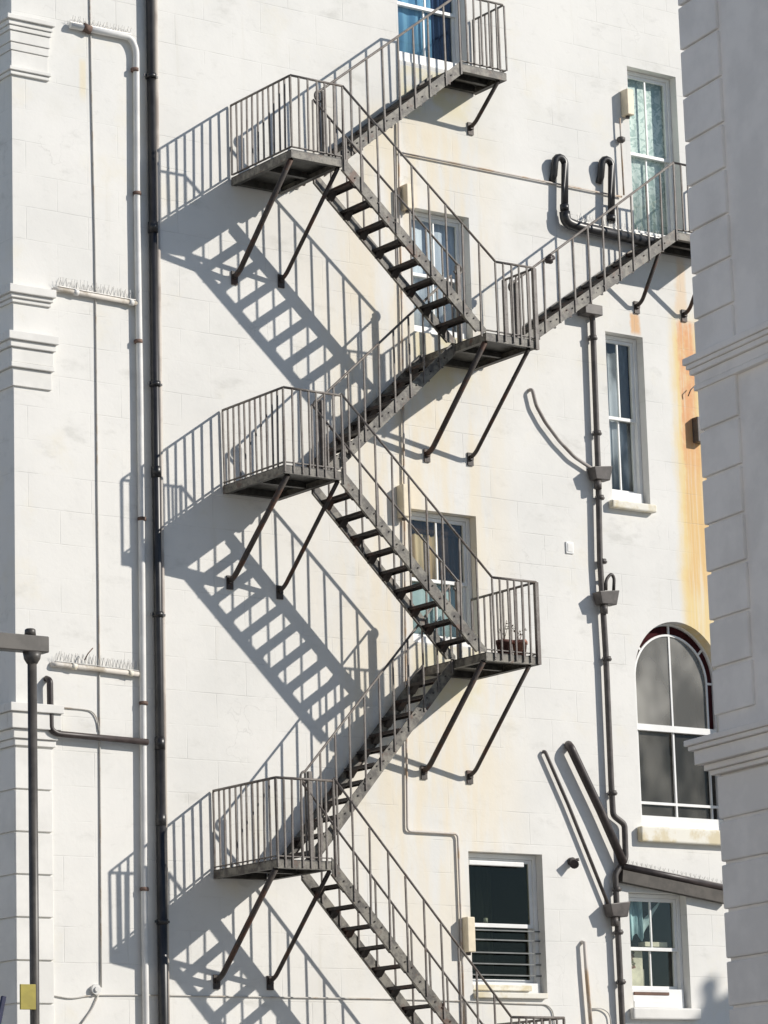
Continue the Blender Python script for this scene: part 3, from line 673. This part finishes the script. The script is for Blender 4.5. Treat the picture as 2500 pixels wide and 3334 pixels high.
lamp(1283,1331,605,689,'cream wall box at the left of the window on the upper right landing')
lamp(1275,1315,1583,1687,'cream wall box at the left of the brown-curtained window')
lamp(1484,1524,2991,3099,'cream wall box at the left of the barred lowest window')
q=P([(2018,385),(2022,460),(2031,635)],-.06); t=pipe('lamp_conduit','short conduit with a brown knuckle hanging below the highest cream box','conduit',q,.013,PALEC)
c=wp(2022,456,-.06); b=MB(); b.tube([c+Vector((0,0,-.045)),c+Vector((0,0,-.02)),c+Vector((0,0,.03)),c+Vector((0,0,.05))],[.02,.055,.06,.02],8); b.build('knuckle',STACKP,t)
# soil stack on the right
Ys=-.078
S=P([(1918,985),(1929,1041),(1947,1530),(1953,1822),(1972,2125),(1990,2554),(1996,2655),(2033,2684),(2037,2795),(2003,2847),(2008,2960),(2027,3345)],Ys)
S=[Vector((s_.x,Ys,s_.z)) for s_ in S]; S.append(Vector((S[-1].x,Ys,GZ)))
cl=[]
for y,x in ((1100,1930),(1410,1944),(1620,1953),(1828,1961),(2145,1976),(2582,1994),(2895,2008),(3035,2014),(3197,2022)): cl.append(wp(x,y,Ys))
t=pipe('soil_stack','dark drain stack with spaced wall clamps standing right of the fire escape','drainpipe',S,.040,STACKP,fr=.05,clamps=cl,cm=STACKP)
def hopper(px,py,label,w=.30,loop=False):
    c=wp(px,py,-.12); t=thing('hopper_box',label,'hopper',(c.x,c.y,c.z-.1),'dark hopper boxes on the drain stack')
    b=MB(); d=.085; h=.10
    b.hexa([(c.x-w*.32,c.y-d*.8,c.z-h),(c.x+w*.42,c.y-d*.8,c.z-h),(c.x+w*.42,c.y+d,c.z-h),(c.x-w*.32,c.y+d,c.z-h),(c.x-w*.45,c.y-d,c.z+h*.6),(c.x+w*.55,c.y-d,c.z+h),(c.x+w*.55,c.y+d,c.z+h),(c.x-w*.45,c.y+d,c.z+h*.6)])
    b.build('hopper_head',STACKP,t,bevel=.01)
    b=MB(); b.tube([(c.x-.03,c.y,c.z-h-.12),(c.x-.03,c.y,c.z-h+.002)],.052,12); b.build('outlet_socket',STACKP,t)
    if loop:
        q=[Vector((c.x+.02,c.y,c.z+h)),Vector((c.x+.03,c.y,c.z+.25)),Vector((c.x+.12,c.y-.01,c.z+.33)),Vector((c.x+.17,c.y,c.z+.27)),Vector((c.x+.15,c.y,c.z+h))]
        MB().tube(fillet(q,.07,5),.022,8).build('loop_pipe',STACKP,t)
    return t
hopper(1950,1540,'dark hopper box on the drain stack beside the narrow mid window, topmost of three',.32)
hopper(1970,1945,'dark hopper box with a looped pipe on top, above the arched window',.34,True)
hopper(2005,2960,'dark hopper box low on the drain stack left of the lowest right window',.34)
c=wp(1925,1005,-.2); b=MB(); b.box(c.x-.10,c.x+.20,-.20,-.02,c.z-.07,c.z+.07); tag(b.build('stack_head_box',STACKP,bevel=.01),'dark box heading the drain stack beneath the right-hand flight','hopper')
# bent vent pipes by the top right window
def ubend(px,ptop,pbot,label):
    Y=-.115; q=[wp(px,pbot,Y)]; top=wp(px,ptop,Y)
    q+= [Vector((top.x,Y,top.z-.08))]
    for a in range(0,181,30):
        q.append(Vector((top.x-.075+.075*math.cos(R(a)),Y+.03*(a/180),top.z-.08+.085*math.sin(R(a)))))
    q.append(Vector((top.x-.15,Y+.06,top.z-.24))); q.append(Vector((top.x-.15,-.005,top.z-.32)))
    t=thing('swan_neck_pipe',label,'pipe',q[0],'bent black vent pipes'); MB().tube(q,.05,14).build('pipe',BLACKP,t)
    MB().tube([q[0]+Vector((0,0,.02)),q[0]+Vector((0,0,.10))],.062,14).build('collar',BLACKP,t); return t
ubend(1838,515,690,'black swan-neck vent pipe rising from the left end of the spiked black pipe')
ubend(1990,522,725,'black swan-neck vent pipe nearer the window, rising from the spiked black pipe')
q=[wp(1838,690,-.115),wp(1842,722,-.115),wp(1880,738,-.115),wp(2150,795,-.115)]
t=pipe('spiked_black_pipe','thick black horizontal waste pipe topped with bird spikes behind the right flight','pipe',q,.075,BLACKP,fr=.12)
spikes(t,q[2],q[3],26,.10,.05,.08)
# long raking pipes lower right
q=[wp(1850,2425,-.02),wp(1858,2435,-.115),wp(1955,2640,-.115),wp(2030,2812,-.115)]
t=pipe('raking_pipe','thick dark pipe slanting down to the right, its big shadow beside it','pipe',q,.058,DKPIPE,fr=.08,group='slanting pipes')
q=[wp(1768,2448,-.02),wp(1775,2448,-.055),wp(1850,2620,-.055),wp(1980,2945,-.055)]
pipe('raking_pipe','slim brown pipe slanting down to the lowest hopper, left of the thick one','pipe',q,.024,STACKP,fr=.05,group='slanting pipes')
q=P([(1733,1269),(1745,1320),(1775,1375),(1820,1435),(1870,1488),(1930,1528)],-.07)
o=MB().tube(fillet([q[0]+Vector((0,.06,.01))]+q,.05),.024,10).build('curved_overflow_pipe',CURVP); tag(o,'pale pipe curving down the wall into the topmost hopper box','pipe')
q=P([(1903,3070),(1908,3150),(1924,3345)],-.06); o=MB().tube([q[0]+Vector((0,.055,.012))]+q,.026,10).build('vent_pipe',PALEC); tag(o,'pale vertical vent pipe ending low on the wall left of the stack','pipe')
q=P([(2024,2820),(2370,2893)],-.10); t=pipe('sloping_gutter_pipe','dark spiked pipe on a grey board sloping from the stack towards the shaded grey building','pipe',[q[0],q[1]],.045,DKPIPE); spikes(t,q[0],q[1],24,.05,.03,.045)
dn=Vector((0,.035,-.125)); MB().bar(q[0]+dn,q[1]+dn,.10,.155).build('board',simple('grey_brown_board',(.075,.066,.056),.7,var=.2),t)
q=P([(1600,3300),(1780,3303),(1800,3345)],-.05)
q=P([(1925,3285),(1960,3282),(1985,3300),(1990,3345)],-.03); o=MB().tube(fillet(q,.08),.009,6).build('wall_cable',GREYC); tag(o,'small hooped cable between the pale vent pipe and the drain stack','cable')
# fittings
c=wp(1857,2806,0); t=thing('wall_spotlight','small brown spotlight fitting alone on the wall above the slim slanting pipe','light fitting',(c.x,0,c.z)); b=MB(); b.tube([(c.x,-.002,c.z),(c.x,-.05,c.z)],.055,14); b.build('base',DKPIPE,t); b=MB(); b.tube([(c.x,-.06,c.z),(c.x-.05,-.14,c.z-.05)],[.045,.06],12); b.tube([(c.x+.05,-.03,c.z+.02),(c.x+.10,-.05,c.z+.03)],.02,8); b.build('lamp_head',DKPIPE,t)
c=wp(1853,1784,0); b=MB(); b.box(c.x-.065,c.x+.065,-.018,-.001,c.z-.08,c.z+.08); o=b.build('wall_vent',JOINERY,bevel=.008); tag(o,'small white square vent plate left of the drain stack','vent')
b=MB(); b.box(c.x-.04,c.x+.04,-.024,-.0185,c.z-.055,c.z+.055); v_=b.build('grille',WHPIPE,o)
c=wp(2262,1400,0); b=MB(); b.box(c.x-.05,c.x+.10,-.12,-.002,c.z-.19,c.z+.16); o=b.build('meter_box',STACKP,bevel=.008); tag(o,'dark brown upright box on the rust-streaked wall by the grey building','box')
o=MB().tube([wp(2240,1290,-.05),wp(2248,1270,-.08),wp(2262,1256,-.08)],.008,6).build('wall_hook',DKPIPE); tag(o,'thin dark hook above the upright brown box','hook')
c=wp(1790,843,YI-.03); b=MB(); b.tube([(c.x-.06,c.y,c.z-.04),(c.x+.06,c.y,c.z+.03)],.035,8); b.tube([(c.x,c.y,c.z-.06),(c.x+.01,c.y,c.z+.06)],.03,8); b.tube([(c.x-.03,c.y-.03,c.z+.03),(c.x+.05,c.y+.03,c.z-.03)],.025,8); tag(b.build('rail_lamp',DKPIPE),'small dark lamp fitting clamped to the right-hand stair rail','light fitting')

# ------------------------------------------------------------------ pots on the lower right landing
def pot(c,r,h,mat,label,sq=False):
    t=thing('plant_pot',label,'plant pot',c,'plant pots on the lower right landing'); c=Vector(c)
    b=MB(); n=4 if sq else 16
    b.tube([c+Vector((0,0,.0)),c+Vector((0,0,h*.82)),c+Vector((0,0,h*.821)),c+Vector((0,0,h))],[r*.74,r*.93,r*1.05,r*1.05],n); b.build('pot_body',mat,t)
    b=MB()
    for i in range(3):
        a=random.random()*6.28; l=random.uniform(.12,.26); p=c+Vector((0,0,h)); q=p+Vector((math.cos(a)*.10,math.sin(a)*.08,l)); mdl=(p+q)/2+Vector((random.uniform(-.03,.03),0,0))
        b.tube([p,mdl,q],.003,5)
        for k in range(7):
            u=random.uniform(.35,1); s=p+(q-p)*u; dv=Vector((random.uniform(-1,1),random.uniform(-1,1),random.uniform(-.4,.8))).normalized()*.045; sd=dv.cross(Vector((0,0,1))).normalized()*.016
            b.quad(s,s+dv*.5+sd,s+dv,s+dv*.5-sd)
    b.build('plant',LEAF,t,fix=False)
pot((.93,-1.16,8.042),.105,.20,DKTER,'round dark brown plant pot, left of the two on the landing by the railing')
pot((1.17,-1.17,8.042),.125,.215,TERRA,'larger sunlit terracotta pot at the right corner of the landing',True)

# ------------------------------------------------------------------ post at the left
Yp=-4.0
a=wp(104,2130,Yp); t=thing('street_post','dark metal post with a thick cross arm standing at the left','post',(a.x,Yp,GZ))
b=MB(); b.tube([(a.x+.0,Yp,GZ),(a.x,Yp,a.z)],.048,16); b.build('pole',POSTM,t)
b=MB(); zt=wp(104,2098,Yp).z
b.box(a.x-1.6,a.x+.165,Yp-.07,Yp+.07,zt-.085,zt+.085); b.build('cross_arm',POSTM,t,bevel=.012)
b=MB(); b.tube([(a.x-.02,Yp,zt+.086),(a.x-.02,Yp,zt+.15),(a.x-.02,Yp,zt+.16)],[.06,.055,.04],14); b.build('top_cap',POSTM,t)
b=MB(); b.tube([(a.x,Yp,zt-.20),(a.x,Yp,zt-.15),(a.x,Yp,zt-.087)],[.055,.085,.095],16); b.build('collar',POSTM,t)
c=wp(88,3246,Yp-.055); b=MB(); b.box(c.x-.085,c.x+.09,Yp-.075,Yp-.052,c.z-.125,c.z+.125); tag(b.build('sign_plate',YEL,bevel=.004),'small blank olive yellow plate fixed low on the dark post','sign')
b=MB(); q0=wp(12,3244,-4.3); q1=wp(-8,3345,-4.3); b.bar(q0,q1,.04,.04); tag(b.build('blue_strut',simple('dark_blue_paint',(.01,.015,.06))),'dark blue sliver of a strut at the bottom left corner','strut')

# ------------------------------------------------------------------ the shaded grey building on the right
ang=R(10); dv=Vector((math.sin(ang),math.cos(ang),0)); ev=-dv; nv=Vector((-math.cos(ang),math.sin(ang),0)); rv=-nv
sight=Vector((5.38,0,0))-Vector((CAM.x,CAM.y,0)); sl_=sight.length; Q=Vector((CAM.x,CAM.y,0))+sight.normalized()*(sl_-17)
gb=thing('grey_building','pale grey rendered building in full shade at the right edge','building',(Q.x+3,Q.y-3,GZ))
def LQ(e,n,z): 
    return Q+ev*e+nv*n+Vector((0,0,z))
def zq(py,px=2290):
    v=RIGHT*((px-W/2)/F)-UP*((py-H/2)/F)+FWD; t=(Vector((Q.x-CAM.x,Q.y-CAM.y,0)).length)/math.hypot(v.x,v.y); return CAM.z+v.z*t
def lbox(b,e0,e1,n0,n1,z0,z1):
    b.hexa([LQ(e0,n0,z0),LQ(e1,n0,z0),LQ(e1,n1,z0),LQ(e0,n1,z0),LQ(e0,n0,z1),LQ(e1,n0,z1),LQ(e1,n1,z1),LQ(e0,n1,z1)])
b=MB(); lbox(b,.03,6,-5,-.03,GZ,15.5); b.build('wall',GREYST,gb)
def zedge(py):   # corner pixel follows the building edge
    px=2207+(py/3286)*166; return zq(py,px)
zc1t,zc1b=zedge(1165),zedge(1262); zc2t,zc2b=zedge(2405),zedge(2500)
step=(zedge(168)-zedge(898))/5.0
zj=[zedge(168)+step*k for k in (4,3,2,1)]+[zedge(y) for y in (168,320,469,613,757,898,1045)]+[zc1t]
for i in range(len(zj)-1):
    b=MB(); lbox(b,0,.60+random.uniform(-.012,.012),-5.0,random.uniform(-.003,.003),zj[i+1]+.012+random.uniform(-.002,.004),zj[i]-.012); b.build('quoin',GREYST,gb,bevel=.012)
zj=[zc1b]+[zedge(y) for y in (1407,1562,1714,1868,2025,2180,2335)]+[zc2t]
zj=[zc1b]+[zedge(y) for y in (1407,1562,1714,1868,2025,2180,2335)]
for i in range(len(zj)-1):
    b=MB(); lbox(b,0,.60+random.uniform(-.012,.012),-5.0,random.uniform(-.003,.003),zj[i+1]+.012+random.uniform(-.002,.004),zj[i]-.012); b.build('quoin',GREYST,gb,bevel=.012)
zj=[zc2b-.061]+[zedge(y) for y in (2673,2812,2966,3126,3281)]; st2=zj[-2]-zj[-1]
while zj[-1]>GZ+st2: zj.append(zj[-1]-st2)
for i in range(len(zj)-1):
    b=MB(); lbox(b,0,6.0,-5.0,0,zj[i+1]+.014,zj[i]-.014); b.build('rusticated_course',GREYST,gb,bevel=.014)
def gcornice(stack):
    b=MB()
    for z0,z1,p in stack: lbox(b,-p,6+p,-5.0,p,z0,z1)
    b.build('cornice',GREYST,gb,bevel=.008)
h=zc1t-zc1b
gcornice([(zc1t-.06,zc1t,.085),(zc1t-.10,zc1t-.061,.065),(zc1t-.15,zc1t-.101,.045),(zc1b+.02,zc1t-.151,.015),(zc1b-.03,zc1b+.019,.022)])
gcornice([(zc2t-.05,zc2t,.19),(zc2t-.09,zc2t-.051,.165),(zc2t-.21,zc2t-.091,.13),(zc2b-.02,zc2t-.211,.075),(zc2b-.06,zc2b-.021,.04)])

# ------------------------------------------------------------------ the roof with a finial that throws the soft shade at the lower right
T=11.0
def shp(px,py): 
    w=wp(px,py,0); return w+SUN*(T/-SUN.y)
tip=shp(2307,3185); ap=shp(2312,3290); le=shp(2215,3330)
hb=thing('neighbour_house','far gabled house whose roof finial throws a soft shadow low on the white wall','house',(ap.x+3,ap.y,GZ))
yy=ap.y
b=MB(); b.prism([(ap.x-.55,GZ),(ap.x+5,GZ),(ap.x+5,ap.z-.35),(ap.x+1.2,ap.z-.25),(ap.x+.25,ap.z-.06),(ap.x,ap.z),(ap.x-.22,ap.z-.12),(ap.x-.55,ap.z-.25)],'y',yy-.4,yy+.4); b.build('wall',STUC,hb)
b=MB(); k=tip.z-ap.z
b.tube([(ap.x,yy,ap.z-.1),(ap.x,yy,ap.z+k*.4),(ap.x,yy,ap.z+k*.55),(ap.x,yy,ap.z+k*.72),(ap.x,yy,ap.z+k*.85),(ap.x,yy,ap.z+k)],[.16,.10,.09,.13,.11,.05],12); b.build('finial',STUC,hb)

# ------------------------------------------------------------------ added unseen white terrace, left of and behind the viewer, bouncing sun onto shaded faces
tr=thing('bounce_terrace','added unseen white terrace with sash windows, bouncing sunlight onto the shaded faces','building',(-38,-20,GZ))
TX=8
b=MB(); b.box(-50,-38,-62,34,GZ,15.5); b.build('wall',STUC,tr)
b=MB(); b.box(-37.999,-37.6,-62,34,14.6,15.1); b.build('cornice',STUC,tr)
b=MB(); b.box(-37.999,-37.8,-62,34,4.4,4.7); b.build('string_course',STUC,tr)
DG=simple('dark_window_glass',(.03,.035,.04),.1)
for i in range(12):
    for j,(z0,z1) in enumerate(((1.0,3.2),(5.5,7.8),(9.2,11.3),(12.2,13.7))):
        y=-57+i*7.6; b=MB(); b.box(-37.998,-37.93,y-.6,y+.6,z0,z1); w_=b.build('window',JOINERY,tr); b=MB(); b.box(-37.929,-37.92,y-.5,y+.5,z0+.1,z1-.1); b.build('pane',DG,w_)
